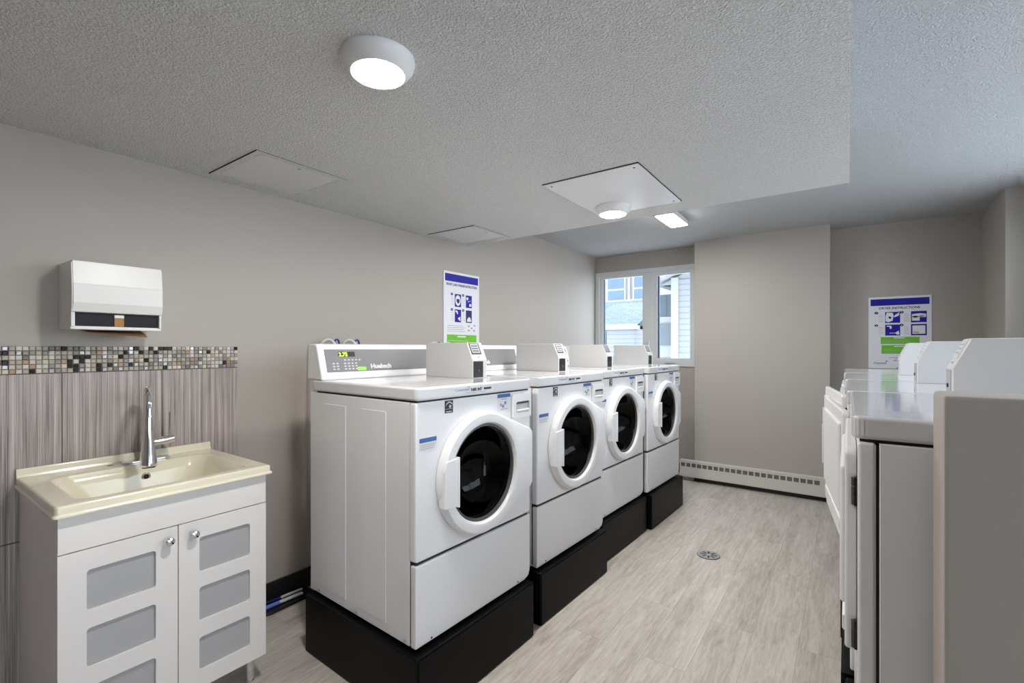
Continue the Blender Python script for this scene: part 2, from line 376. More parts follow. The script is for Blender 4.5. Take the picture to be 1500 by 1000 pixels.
MB().box(XR+.05, ym+.03, RZ0+.04, XR+.054, RY1-.04, RZ1-.04, M_pane).obj('pane', w2)
struct(MB().box(XL, YF-.1, 0, XR, YF, ZH+.05, M_wall).obj('wall_front'))
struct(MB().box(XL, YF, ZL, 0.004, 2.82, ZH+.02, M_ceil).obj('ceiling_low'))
c_ = MB(); c_.box(XL-.1, YF-.1, ZH, XR+.1, YB+.12, ZH+.1, M_ceil2); struct(c_.obj('ceiling')); struct(MB().box(XR+.1, -1.05, ZH, AX0+.1, 1.03, ZH+.1, M_ceil2).obj('ceiling_added_lobby'))
struct(MB().box(0.128, 1.055, 0, XR+.01, 1.172, 1.252, M_wall, 0.007, 2).obj('wall_half'))
for nm, a in (('baseboard_left', (XL, 1.115, 0, XL+.012, YB, .108)), ('baseboard_back', (-2.45, YB-.012, 0, -1.262, YB, .1)),
              ('baseboard_pillar', (-1.262, YC-.010, 0, -.13, YC, .06)), ('baseboard_recess', (-.13, YB-.012, 0, .855, YB, .1))):
    struct(MB().box(*a, M_base, 0.002, 1).obj(nm))

# window: frame and sashes as one structure with child parts
wn = struct(MB().plate([(WX0, WZ0), (WX1, WZ0), (WX1, WZ1), (WX0, WZ1)], [[(-2.412, 1.188), (-1.345, 1.188), (-1.345, 2.178), (-2.412, 2.178)]], 'y', YB-.012, YB+.075, M_winf).obj('window_1'))
s = MB(); s.box(-1.885, YB+.0, 1.16, -1.768, YB+.07, 2.19, M_winf, .004); s.obj('mullion', wn)
s = MB(); s.plate([(-2.412, 1.186), (-1.885, 1.186), (-1.885, 2.18), (-2.412, 2.18)], [[(-2.372, 1.215), (-1.889, 1.215), (-1.889, 2.148), (-2.372, 2.148)]], 'y', YB+.012, YB+.06, M_winf); s.obj('fixed_sash', wn)
s = MB(); s.plate([(-1.768, 1.186), (-1.345, 1.186), (-1.345, 2.18), (-1.768, 2.18)], [[(-1.728, 1.222), (-1.37, 1.222), (-1.37, 2.135), (-1.728, 2.135)]], 'y', YB+.006, YB+.06, M_winf); s.obj('casement_sash', wn)
s = MB(); s.box(-1.722, YB+.03, 1.222, -1.706, YB+.055, 2.13, M_gasket); s.box(-2.368, YB+.03, 1.215, -2.360, YB+.055, 2.145, M_gasket); s.obj('gasket', wn)
MB().box(-2.372, YB+.034, 1.215, -1.889, YB+.038, 2.148, M_pane).obj('pane', wn)
MB().box(-1.728, YB+.034, 1.222, -1.37, YB+.038, 2.135, M_pane).obj('pane', wn)
s = MB(); s.box(-1.82, YB-.012, 1.33, -1.805, YB+.0, 1.42, M_winf, .003); s.box(-1.818, YB-.03, 1.345, -1.807, YB-.012, 1.40, M_winf, .003); s.obj('lock_lever', wn)
s = MB(); s.box(-1.63, YB-.035, 1.145, -1.50, YB-.012, 1.168, M_brush, .005); s.box(-1.615, YB-.05, 1.165, -1.52, YB-.03, 1.176, M_brush, .004); s.obj('crank_handle', wn)

# ------------------------------------------------------------------ tiled backsplash
t = thing('tile_backsplash', 'grey striated wall tile with a mosaic border behind the sink', 'backsplash', (XL, 0, 0))
ty = [-1.15, -.827, -.504, -.181, .144, .467, .790, 1.106]
for k in range(len(ty)-1):
    for z0, z1 in ((0.0, .625), (.628, 1.235)):
        b = MB().box(0.0005, ty[k]+.0012, z0, .009, ty[k+1]-.0012, z1-.001, M_tile, .0012, 1)
        b.obj('wall_tile', t)
MB().box(0.0004, ty[0], 0, .006, ty[-1]-.0015, 1.3375, M_grout).obj('grout', t)
b = MB(); n = 130; p = (ty[-1]-ty[0])/n
for i in range(n):
    for j in range(6):
        y0 = ty[0]+i*p; z0 = 1.2365+j*.0169
        mm = random.choices(MOS, [24, 20, 26, 11, 4, 9, 8])[0]
        h = random.uniform(.0085, .0105)
        a0, a1, c0, c1 = y0+.0008, y0+p-.0008, z0+.0008, z0+.0161
        q = .0022
        b.rings([[(.004, a0, c0), (.004, a1, c0), (.004, a1, c1), (.004, a0, c1)], [(h-.002, a0, c0), (h-.002, a1, c0), (h-.002, a1, c1), (h-.002, a0, c1)],
                 [(h, a0+q, c0+q), (h, a1-q, c0+q), (h, a1-q, c1-q), (h, a0+q, c1-q)]], mm, cap1=True)
b.obj('mosaic_border', t, ang=20)

# ------------------------------------------------------------------ vanity cabinet, sink top, faucet
V = thing('vanity_cabinet', 'white two-door vanity cabinet with frosted panes under the cream sink', 'cabinet', (-2.18, .66, 0))
def vb(): return MB()
cx, cy = 2.18, -.66     # world -> local
def L3(x, y, z): return (x+cx, y+cy, z)
CY0, CY1, CXF = .352, .965, -1.905
b = vb(); b.box(-2.450+cx, CY0+cy, .095, CXF-.018+cx, CY0+.018+cy, .828, M_cab, .001, 1); b.box(-2.450+cx, CY1-.018+cy, .095, CXF-.018+cx, CY1+cy, .828, M_cab, .001, 1)
b.box(-2.450+cx, CY0+.018+cy, .095, CXF-.018+cx, CY1-.018+cy, .113, M_cab); b.box(-2.450+cx, CY0+.018+cy, .113, -2.440+cx, CY1-.018+cy, .66, M_cab)
b.obj('carcass', V)
b = vb(); b.box(CXF-.0175+cx, CY0+cy, .7145, CXF+cx, CY1+cy, .827, M_cab, .0012, 1); b.obj('apron_panel', V)
def door(y0, y1, ky, panes):
    z0, z1 = .104, .7115
    holes = [rrect(a+cy, c, d+cy, e, .010, 3) for a, c, d, e in panes]
    d = vb(); d.plate([(y0+cy, z0), (y1+cy, z0), (y1+cy, z1), (y0+cy, z1)], holes, 'x', CXF-.017+cx, CXF+cx, M_cab)
    o = d.obj('door', V)
    for a, c, dd, e in panes:
        vb().box(CXF-.014+cx, a-.004+cy, c-.004, CXF-.009+cx, dd+.004+cy, e+.004, M_frost).obj('frosted_pane', o)['label'] = 'frosted glass pane'
    k = vb(); k.lathe([(.006, 0), (.006, .010), (.013, .014), (.0155, .020), (.014, .026), (.008, .029), (.0005, .030)], 'x', (CXF+cx, ky+cy, .671), M_chrome, 20)
    k.obj('knob', o)['label'] = 'chrome knob'
zz = [(.522, .648), (.346, .468), (.168, .287)]
door(CY0, .6595, .629, [(.418, a, .596, c) for a, c in zz])
door(.6625, CY1, .705, [(.727, a, .903, c) for a, c in zz])
for x in (-1.955, -2.41):
    for y in (.40, .925):
        vb().lathe([(.017, 0), (.017, .004), (.0155, .006), (.0155, .095)], 'z', (x+cx, y+cy, 0), M_chrome, 20, cap0=True).obj('leg', V)['label'] = 'short chrome leg'

SK = MB()
oy0, oy1, ox0, ox1 = .342, .978, -2.4505, -1.887
def R(x0, y0, x1, y1, r, z, n=5): return [(p[0], p[1], z) for p in rrect(x0, y0, x1, y1, r, n)]
rg = [R(ox0+.03, oy0+.03, ox1-.03, oy1-.03, .012, .8285), R(ox0, oy0-.005, ox1+.005, oy1+.005, .012, .8285), R(ox0, oy0-.006, ox1+.006, oy1+.006, .013, .832), R(ox0, oy0-.004, ox1+.004, oy1+.004, .012, .8365),
      R(ox0, oy0, ox1, oy1, .012, .839), R(ox0, oy0, ox1, oy1, .012, .857), R(ox0+.003, oy0+.003, ox1-.003, oy1-.003, .010, .8615), R(ox0+.009, oy0+.009, ox1-.009, oy1-.009, .010, .863),
      R(-2.338, oy0+.058, ox1-.040, oy1-.058, .055, .8625), R(-2.333, oy0+.064, ox1-.045, oy1-.064, .055, .8585), R(-2.328, oy0+.074, ox1-.052, oy1-.074, .055, .845), R(-2.322, oy0+.080, ox1-.058, oy1-.080, .055, .842),
      R(-2.315, oy0+.092, ox1-.066, oy1-.092, .06, .82), R(-2.29, oy0+.13, ox1-.095, oy1-.13, .07, .735), R(-2.26, oy0+.17, ox1-.125, oy1-.17, .07, .715), R(-2.16, .60, -2.06, .72, .03, .708)]
SK.rings(rg, M_sinkc, cap1=True)
SK.prism([(-2.4545, .832), (-2.434, .832), (-2.434, .862), (-2.439, .870), (-2.441, .888), (-2.444, .8925), (-2.4545, .8925)], 'y', oy0, oy1, M_sinkc, .0015, 1)
sk = SK.obj('sink_top', None, ang=50)
tag(sk, 'cream one-piece sink top with low back ledge on the white vanity', 'sink')
# origin at its base
b = MB(); b.lathe([(.016, 0), (.016, .004), (.010, .005), (.010, -.004), (.001, -.006)], 'x', (-2.3145, .69, .812), M_chrome, 20); b.lathe([(.0095, .0052), (.0005, .0052)], 'x', (-2.3145, .69, .812), M_blackpl, 16); b.obj('overflow_ring', sk)
MB().lathe([(.011, .8635), (.0005, .8638)], 'z', (-2.396, .597, 0), M_blackpl, 16).obj('deck_hole', sk)
MB().lathe([(.024, .7095), (.020, .712), (.006, .711), (.0005, .7115)], 'z', (-2.11, .66, 0), M_chrome, 24).obj('drain', sk)

FX, FY = -2.388, .715
F = thing('faucet', 'chrome pull-down kitchen faucet standing on the cream sink deck', 'faucet', (FX, FY, .863), math.radians(-15))
rr = Matrix.Rotation(math.radians(15), 4, 'Z')
b = MB(); b.prism(rrect(-.027, -.083, .027, .083, .026, 8), 'z', 0.0002, .007, M_chrome, .0015, 2, rr); b.obj('base_plate', F)
b = MB(); b.lathe([(.026, .006), (.026, .010), (.0225, .018), (.0215, .05), (.0225, .095), (.021, .112), (.0165, .135), (.0145, .15), (.0005, .15)], 'z', (0, 0, 0), M_chrome, 28); b.obj('body', F)
pts = [(0, 0, .14), (0, 0, .21)]
Rr = .088
for i in range(0, 15):
    a = math.radians(180-i*12.5); pts.append((Rr+Rr*math.cos(a), 0, .215+Rr*math.sin(a)))
lastp = Vector(pts[-1])
pts += [(lastp.x+.006, 0, lastp.z-.03)]
b = MB(); b.tube(pts, .0128, M_chrome, 18); b.obj('spout', F)
lp = Vector(pts[-1]); d = Vector((.12, 0, -1)).normalized()
ht = MB()
rot = Vector((0, 0, 1)).rotation_difference(d).to_matrix().to_4x4(); rot.translation = lp
ht.lathe([(.0145, -.012), (.0155, 0), (.0155, .035), (.0165, .045), (.0185, .09), (.0265, .165), (.0275, .178), (.0255, .182), (.0005, .182)], 'z', (0, 0, 0), M_chrome, 28, rot)
hd = ht.obj('spray_head', F)
b = MB(); b.lathe([(.021, .1825), (.021, .187), (.0005, .187)], 'z', (0, 0, 0), M_rubber, 24, rot); b.obj('nozzle', hd)
b = MB(); b.tube([rr @ Vector((.004, .012, .068)), rr @ Vector((.006, .055, .074)), rr @ Vector((.006, .092, .080))], [.0165, .0175, .0175], M_chrome, 20)
hdl = b.obj('handle', F)
b = MB(); b.tube([rr @ Vector((.006, .078, .09)), rr @ Vector((.006, .079, .14)), rr @ Vector((.004, .081, .192))], [.0045, .004, .0035], M_chrome, 10); b.obj('lever', hdl)

# ------------------------------------------------------------------ paper towel dispenser
D = thing('paper_towel_dispenser', 'white wall-mounted paper towel dispenser above the mosaic border', 'dispenser', (XL, .598, 1.40))
y0, y1 = -.139, .139
b = MB(); b.prism([(0.001, .003), (.165, 0.0), (.165, .012), (.150, .014), (.150, .062), (.176, .064), (.183, .10), (.183, .165), (.172, .244), (.160, .250), (0.001, .252)], 'y', y0, y1, M_disp, .002, 2)
b.obj('housing', D)
b = MB(); b.prism([(.177, .0655), (.1865, .098), (.1865, .163), (.1845, .168), (.1745, .2505), (.164, .254), (.150, .2545), (.150, .2515), (.172, .246), (.182, .165), (.182, .10), (.176, .0655)], 'y', y0+.004, y1-.002, M_disp, .0008, 1)
b.obj('front_cover', D)
b = MB(); b.box(.150, y0+.012, .014, .158, y1-.008, .062, M_dispgrey, .001, 1); wq = b.obj('dark_window', D)
wq['label'] = 'dark towel-level window'
b = MB(); b.box(.156, -.012, .012, .163, .018, .056, M_brown, .001, 1); b.box(.1565, -.012, .046, .1635, .018, .058, M_disp, .001, 1); b.obj('paper_tab', D)['label'] = 'brown paper showing in the notch'
MB().box(.148, y0+.001, .010, .17, y0+.012, .064, M_disp, .001, 1).obj('end_cap', D); MB().box(.148, y1-.008, .010, .17, y1-.001, .064, M_disp, .001, 1).obj('end_cap', D)
b = MB()
b.rings([[(.06, -.09, .001), (.062, .10, .001)], [(.10, -.075, -.008), (.10, .105, -.012)], [(.13, -.055, -.012), (.128, .105, -.026)]], M_brown, close=False)
o = b.obj('paper_towel', D); o['label'] = 'brown folded towel hanging from the slot'
sm = o.modifiers.new('thick', 'SOLIDIFY'); sm.thickness = .001

# ------------------------------------------------------------------ appliance builders
ZP = .25          # plinth height
W2 = .345
def lid_sticker(root, lid_front_x, z, dx, up, y_of):
    pass

def add_sticker(root, name, x, y0, z0, y1, z1, m, th=.0006):
    b = MB(); b.box(x, min(y0, y1), z0, x+th, max(y0, y1), z1, m); return b.obj(name, root)

def coin_box(root, y0, y1, xf, xr, zb, dark=True):
    mp, ml = (M_print, M_blackpl) if dark else (M_whitep, M_locklight)
    h = .168
    prof = [(xf, zb), (xf, zb+.085), (xf-.038, zb+h), (xr, zb+h), (xr, zb)]
    b = MB(); b.prism(prof, 'y', y0, y1, M_boxg if dark else M_boxm, .0035, 2)
    o = b.obj('coin_box', root)
    ym = (y0+y1)/2
    b = MB(); b.box(xf-.0005, y0+.006, zb+.004, xf+.0022, y1-.030, zb+.080, ml, .001, 1)
    b.lathe([(.006, xf+.002), (.006, xf+.005), (.003, xf+.006), (.0005, xf+.006)], 'x', (0, ym-.012, zb+.034), M_rubber, 14)
    b.obj('lock_plate', o)['label'] = 'black lock plate' if dark else 'light grey lock plate'
    # slanted coin slot plate
    sl = Vector((-.038, 0, .083)).normalized(); org = Vector((xf, 0, zb+.085))+sl*.030
    nrm = Vector((.083, 0, .038)).normalized()
    b = MB()
    m4 = Matrix.Identity(4)
    for i in range(3): m4[i][0] = (0, 1, 0)[i]; m4[i][1] = sl[i]; m4[i][2] = nrm[i]; m4[i][3] = org[i]
    b.box(y0+.010, 0, -.0005, y1-.026, .058, .002, mp, .0008, 1, m4)
    b.box(y0+.014, .006, .0015, y1-.034, .054, .0026, M_greyprint if dark else M_boxm, 0, 1, m4)
    pl = b.obj('coin_slot_plate', o)
    b = MB()
    for k in range(3): b.box(y0+.020, .014+k*.013, .002, y1-.040, .018+k*.013, .0032, M_print if dark else M_locklight, 0, 1, m4)
    b.obj('coin_slot', o)
    b = MB(); b.lathe([(.003, 0), (.003, .004), (.0005, .005)], 'z', (0, 0, 0), M_brush, 10, m4 @ Matrix.Translation((ym, -.014, -.0005))); b.obj('screw', o)
    return o

def console(root, brand=True, zl=.94):
    b = MB(); b.prism([(-.615, zl), (-.617, zl+.022), (-.655, zl+.150), (-.672, zl+.160), (-.730, zl+.160), (-.735, zl)], 'y', -W2, W2, M_whitep, .008, 3)
    o = b.obj('console', root)
    a = Vector((-.617, 0, zl+.022)); c = Vector((-.655, 0, zl+.150)); up = (c-a).normalized(); n = Vector((-up.z, 0, up.x)); n = n if n.x > 0 else -n
    o4 = a+up*.012
    m4 = Matrix.Identity(4)
    for i in range(3): m4[i][0] = (0, 1, 0)[i]; m4[i][1] = up[i]; m4[i][2] = n[i]; m4[i][3] = o4[i]
    b = MB(); b.prism([(-.315, 0), (.315, 0), (.315, .106), (-.315, .106)], 'z', -.001, .0022, M_panel, .0008, 1, m4)
    b.obj('control_panel', o)
    b = MB(); b.box(-.250, .070, .002, -.165, .094, .003, M_blackpl, 0, 1, m4); b.obj('display', o)
    t = text_bm('2.75', .026, .0006); b = MB(); b.add(fit(t, .044), M_led, m4 @ Matrix.Translation((-.248, .0725, .0033))); b.obj('display_digits', o)['label'] = 'lit green digits'
    b = MB()
    for k in range(5): b.box(-.225+k*.019, .052, .002, -.215+k*.019, .058, .0028, M_key, 0, 1, m4)
    for r in range(3):
        for k in range(3, 7): b.box(-.285+k*.019, .010+r*.013, .002, -.274+k*.019, .016+r*.013, .0028, M_key, 0, 1, m4)
    b.obj('keypad', o)
    b = MB()
    for r in range(3):
        for k in range(2): b.box(-.285+k*.019, .010+r*.013, .002, -.274+k*.019, .016+r*.013, .0028, M_key, 0, 1, m4)
    b.obj('indicator_print', o)
    b = MB(); b.prism(rrect(-.163, .004, -.116, .020, .006, 4), 'z', .002, .0035, M_greenled, 0, 1, m4); b.obj('start_button', o)['label'] = 'green start button'
    if brand:
        t = text_bm('Huebsch', .03, .0012); b = MB(); b.add(fit(t, .118), M_sticker, m4 @ Matrix.Translation((-.088, .012, .0026))); b.obj('brand_lettering', o)
    return o

def lid(root, rounded=False, xr=-.70):
    b = MB()
    b.prism(rrect(xr, -W2-.002, .010, W2+.002, .020, 4), 'z', .892, .940, M_lid, .009, 3)
    o = b.obj('lid', root)
    MB().box(xr+.03, -W2+.012, .886, -.004, W2-.012, .893, M_seam).obj('lid_gasket', root)
    return o

def cabinet(root, side_panels=True):
    b = MB()
    for sg in (-1, 1): b.box(-.71, min(sg*.343, sg*.337), .012, -.036, max(sg*.343, sg*.337), .886, M_white, .002, 1)
    b.box(-.71, -.338, .012, -.036, .338, .018, M_white); b.box(-.71, -.338, .880, -.036, .338, .886, M_white); b.box(-.71, -.338, .018, -.704, .338, .880, M_white)
    b.box(-.040, -.337, .02, -.028, .337, .31, M_seam); b.box(-.040, -.337, .31, -.028, -.30, .88, M_seam); b.box(-.040, .30, .31, -.028, .337, .88, M_seam)
    if side_panels:
        for sgn in (-1, 1):
            for d0, d1 in ((-.592, -.435), (-.322, -.170)):
                ya, yb = (sgn*.3425, sgn*.3450)
                b.box(d0, min(ya, yb), .050, d1, max(ya, yb), .842, M_white, .0011, 2)
            for d in (-.64, -.36, -.06):
                b.lathe([(.006, .343), (.006, .346), (.001, .347)], 'y', (d, 0, .025), M_brush, 10, Matrix.Scale(sgn, 4, (0, 1, 0)))
    o = b.obj('cabinet', root)
    for x in (-.66, -.06):
        for y in (-.30, .30):
            MB().lathe([(.022, 0), (.022, .008), (.012, .013)], 'z', (x, y, 0), M_rubber, 14, cap0=True).obj('foot', root)
    return o

def make_washer():
    root = thing('front_load_washer', 'white front-load washer nearest the sink, its whole left side showing', 'washing machine', (0, 0, ZP), 0, 'front-load washers in a row along the left wall')
    cabinet(root)
    DC, DZ, RH = -.004, .578, .205
    # front panel with porthole
    b = MB()
    b.plate(rrect(-W2, .318, W2, .886, .008, 2), [circ(DC, DZ, RH, 56)], 'x', -.029, -.008, M_white)
    outer0 = rrect(-W2, .318, W2, .886, .008, 2); outer1 = rrect(-W2+.008, .326, W2-.008, .878, .006, 2)
    b.rings([[(-.008, *p) for p in outer0], [(-.0025, W2*0+p[0]*.993, p[1]*.9965+.002) for p in outer0], [(0, *p) for p in outer1]], M_white)
    b.plate(outer1, [circ(DC, DZ, RH, 56)], 'x', -.004, 0.0, M_white)
    b.obj('front_panel', root)
    b = MB(); b.prism([(-W2, .012), (W2-.045, .012), (W2-.012, .022), (W2, .048), (W2, .306), (-W2, .306)], 'x', -.029, 0, M_white, .006, 2)
    b.lathe([(.004, 0), (.004, .0015), (.0005, .002)], 'x', (0, -.27, .024), M_print, 10); b.lathe([(.004, 0), (.004, .0015), (.0005, .002)], 'x', (0, .25, .024), M_print, 10)
    b.obj('lower_panel', root)
    MB().box(-.03, -.335, .300, -.010, .335, .322, M_seam).obj('panel_seam', root)
    # drum
    b = MB()
    b.lathe([(.212, -.030), (.205, -.040), (.205, -.085), (.190, -.100), (.186, -.110), (.190, -.118)], 'x', (0, DC, DZ), M_rubber, 48); b.obj('gasket', root)
    b = MB(); b.lathe([(.188, -.116), (.200, -.120), (.275, -.128), (.275, -.48), (.16, -.50), (.0005, -.50)], 'x', (0, DC, DZ), M_steel, 48)
    for k in range(3):
        a = 2*PI*k/3+.5; c, s_ = math.cos(a), math.sin(a)
        b.tube([(-.16, DC+c*.25, DZ+s_*.25), (-.44, DC+c*.25, DZ+s_*.25)], .030, M_steel, 10)
    b.obj('drum', root)
    # door: ring with a flared hinge side
    N_ = 96; RO, RI = .247, .196
    hw, hh = W2-DC-.002, .128
    def ro(a):
        c, s_ = math.cos(a), math.sin(a)
        best = RO
        # convex hull of circle and the two hinge corners
        d = math.hypot(hw, hh); base = math.atan2(hh, hw); al = math.acos(RO/d)
        for sg in (1, -1):
            ta = sg*(base+al)     # tangent angle on the circle
            p1 = Vector((RO*math.cos(ta), RO*math.sin(ta))); p2 = Vector((hw, sg*hh))
            e = p2-p1; den = c*e.y-s_*e.x
            if abs(den) > 1e-9:
                tt = (p1.x*e.y-p1.y*e.x)/den
                u = ((tt*c-p1.x)*e.x+(tt*s_-p1.y)*e.y)/e.length_squared
                if tt > 0 and -.001 <= u <= 1.001: best = max(best, tt)
        if c > 0:
            tt = hw/c
            if abs(tt*s_) <= hh: best = max(best, tt)
        return best
    rings_ = []
    def ring(f): rings_.append([(f(2*PI*i/N_)[1], DC+f(2*PI*i/N_)[0]*math.cos(2*PI*i/N_), DZ+f(2*PI*i/N_)[0]*math.sin(2*PI*i/N_)) for i in range(N_)])
    def hx(a):           # the flare slopes back towards the hinge
        k = min(1, max(0, (ro(a)-RO)/.09)); return .036-.016*k
    ring(lambda a: (ro(a)-.002, .001)); ring(lambda a: (ro(a), hx(a)*.35)); ring(lambda a: (ro(a)-.004, hx(a)*.8)); ring(lambda a: (ro(a)-.012, hx(a)))
    ring(lambda a: (RO-.012, .0365)); ring(lambda a: (RI+.016, .038)); ring(lambda a: (RI+.006, .036)); ring(lambda a: (RI, .028)); ring(lambda a: (RI-.003, .004))
    b = MB(); b.rings(rings_, M_whitep)
    dr = b.obj('door', root, ang=40)
    b = MB(); b.lathe([(RI-.001, .006), (RI-.001, .022), (RI-.010, .024), (RI-.012, .016), (RI-.012, .004)], 'x', (0, DC, DZ), M_rubber, 56); b.obj('door_seal', dr)
    b = MB(); b.lathe([(RI-.012, .012), (.174, .004), (.166, -.016), (.154, -.038), (.136, -.060), (.112, -.080), (.082, -.095), (.045, -.104), (.0005, -.107)], 'x', (0, DC, DZ), M_bowl, 56); b.obj('door_glass', dr)
    b = MB(); b.prism([(DC-.240, DZ-.088), (DC-.165, DZ-.094), (DC-.165, DZ+.090), (DC-.226, DZ+.084), (DC-.238, DZ+.05)], 'x', .010, .0415, M_whitep, .004, 2)
    b.prism([(DC-.171, DZ-.097), (DC-.162, DZ-.097), (DC-.162, DZ+.092), (DC-.171, DZ+.092)], 'x', .012, .0445, M_whitep, .002, 2); b.obj('door_handle', dr)
    # detergent drawer
    b = MB(); b.plate(rrect(.206, .768, .338, .874, .008, 3), [rrect(.224, .792, .328, .840, .010, 4)], 'x', 0, .011, M_whitep)
    b.box(0.0005, .222, .790, .0012, .330, .846, M_boxg)  # grey pocket back: shade of the recess put into its colour
    b.prism([(.0, .793), (.009, .793), (.0125, .798), (.0125, .803), (.002, .806)], 'y', .23, .322, M_whitep, .001, 1)
    d_ = b.obj('detergent_drawer', root)
    b = MB(); b.box(.0012, .230, .829, .006, .324, .840, M_rubber, .001, 1); b.obj('drawer_notch_shade', d_)  # dark strip standing in for shade in the drawer recess
    MB().box(.0002, .199, .766, .001, .2025, .876, M_greyprint).obj('drawer_gap', d_)
    lid(root)
    # machine label on the lid edge
    o = add_sticker(root, 'machine_label', .0102, -.165, .900, .068, .930, M_sticker)
    b = MB(); b.add(fit(text_bm('Coinamatic', .016), .082), M_purple, frame((.0110, -.160, .914), (0, 1, 0), (0, 0, 1)))
    b.box(.0109, -.09, .9255, .0112, -.078, .929, M_purple); b.obj('logo_lettering', o)
    b = MB(); b.add(fit(text_bm('N80 847', .017, .0006), .066), M_print, frame((.0110, -.070, .910), (0, 1, 0), (0, 0, 1))); b.box(.0109, .006, .912, .0113, .052, .920, M_print)
    b.box(.0109, -.10, .9035, .0112, .02, .905, M_greyprint); b.obj('number_lettering', o)
    # energy label
    o = add_sticker(root, 'energy_label', .0002, -.204, .835, -.161, .886-.004, M_print)
    b = MB(); b.prism([(-.200+.036*u, .845+.03*v) for u, v in ((0, .55), (.18, .9), (.45, 1.1), (.75, 1.05), (1, .8), (1, .66), (.75, .9), (.45, .96), (.2, .76))], 'x', .0008, .0012, M_sticker)
    st = []
    for k in range(10):
        a = PI/2+k*PI/5; r = .009 if k % 2 == 0 else .004; st.append((-.176+r*math.cos(a), .859+r*math.sin(a)))
    b.prism(st, 'x', .0008, .0012, M_sticker); b.box(.0008, -.198, .8385, .0012, -.168, .8415, M_sticker); b.box(.0008, -.2, .8495, .0012, -.165, .8505, M_sticker); b.obj('emblem', o)
    o = add_sticker(root, 'notice_label', .0002, .106, .812, .194, .884-.002, M_sticker)
    b = MB(); b.box(.0008, .106, .866, .0011, .194, .882, M_lblue)
    b.box(.0008, .128, .858, .0011, .17, .860, M_lblue); b.obj('notice_header', o)['label'] = 'blue header band'
    b = MB()
    for k, (yy, z_) in enumerate(((.128, .836), (.143, .829), (.158, .842))): b.lathe([(.008, .0008), (.008, .0012), (.0005, .0012)], 'x', (0, yy, z_), (M_greyprint, M_purple, M_purple)[k], 12)
    b.box(.0008, .125, .815, .0011, .176, .818, M_greyprint); b.obj('notice_picture', o)
    o = add_sticker(root, 'warning_label', .0002, -.328, .712, -.246, .757, M_sticker)
    b = MB(); b.box(.0008, -.328, .741, .0011, -.246, .757, M_lblue); b.obj('warning_header', o)['label'] = 'blue header band'
    b = MB()
    for k in range(3): b.box(.0008, -.322, .717+k*.007, .0011, -.262+.006*k, .719+k*.007, M_greyprint)
    b.obj('warning_lines', o)
    console(root)
    coin_box(root, .165, .268, -.200, -.52, .9395)
    return root

WY = math.radians(-2.5)
wpos = [(-1.228, 1.499, WY, 'white front-load washer nearest the sink, its whole left side showing'),
        (-1.213, 2.272, WY, 'second white front-load washer from the sink, on the second black plinth'),
        (-1.243, 3.030, WY, 'third white front-load washer from the sink, between the second and the farthest'),
        (-1.192, 3.755, WY, 'farthest white front-load washer in the row, closest to the window')]
w0 = make_washer()
for i, (x, y, a, lab) in enumerate(wpos):
    o = w0 if i == 0 else copy_tree(w0)
    o.location = (x, y, ZP); o.rotation_euler = (0, 0, a); o['label'] = lab

def make_plinth():
    root = thing('machine_plinth', '', 'plinth', (0, 0, 0), 0, 'black plinths under the washers')
    b = MB(); b.box(-.735, -.352, .0, 0, .352, ZP-.0005, M_black, .006, 2); b.obj('plinth_box', root)
    b = MB(); b.plate([(-.345, .006), (.345, .006), (.345, ZP-.006), (-.345, ZP-.006)], [], 'x', 0.0, .003, M_black); b.obj('front_plate', root)
    return root
ppos = [(-1.200, 1.484, math.radians(-2.0), 'black plinth under the washer nearest the sink'), (-1.184, 2.262, math.radians(-2.2), 'black plinth under the second washer from the sink'),
        (-1.214, 3.012, math.radians(-2.2), 'black plinth under the third washer from the sink'), (-1.160, 3.748, math.radians(-2.2), 'black plinth under the farthest washer, near the heater')]
p0 = make_plinth()
for i, (x, y, a, lab) in enumerate(ppos):
    o = p0 if i == 0 else copy_tree(p0)
    o.location = (x, y, 0); o.rotation_euler = (0, 0, a); o['label'] = lab

# ------------------------------------------------------------------ dryers (they face the washers)
def make_dryer():
    root = thing('tumble_dryer', '', 'dryer', (0, 0, ZP), 0, 'tumble dryers in a row on the right')
    cabinet(root, False)
    b = MB(); b.box(-.031, -W2, .012, 0, W2, .886, M_white, .007, 3); b.obj('front_panel', root)
    lid(root)
    console(root)
    # door hinged on the camera side (local +y)
    hy, dw, z0, z1 = W2-.028, .535, .418, .868
    b = MB()
    b.prism([(0, z0+.02), (-.05, z0), (-dw+.05, z0), (-dw, z0+.05), (-dw, z1-.012), (-dw+.012, z1), (-.012, z1), (0, z1-.012)], 'x', .001, .022, M_whitep, .006, 3)
    b.prism([(-.03, z0+.10), (-dw+.03, z0+.10), (-dw+.03, z1-.045), (-.03, z1-.045)], 'x', .018, .031, M_whitep, .008, 3)
    b.prism([(-.05, z0+.03), (-dw+.06, z0+.03), (-dw+.03, z0+.075), (-.03, z0+.075)], 'x', .018, .027, M_whitep, .005, 2)
    dr = b.obj('door', root, (0, hy, 0))
    b = MB(); b.box(.010, -dw-.004, z0+.16, .034, -dw+.012, z0+.33, M_boxm, .003, 2); b.obj('door_handle', dr)
    for zc in (.777, .474):
        b = MB(); b.box(-.0005, hy-.004, zc-.030, .0055, hy+.012, zc+.030, M_blackpl, .001, 1)
        for q in (-1, 0, 1): b.lathe([(.0045, -.009), (.0045, .009)], 'z', (.006, hy+.003, zc+q*.02), M_rubber, 8)
        b.obj('hinge', root)['label'] = 'dark metal hinge'
    return root
d0 = make_dryer()
dl = ['white dryer nearest the camera, just behind the half wall, door shut', 'second white dryer from the half wall, its door slightly ajar', 'third white dryer from the half wall, its door slightly ajar', 'farthest white dryer in the row, with no coin box on its lid']
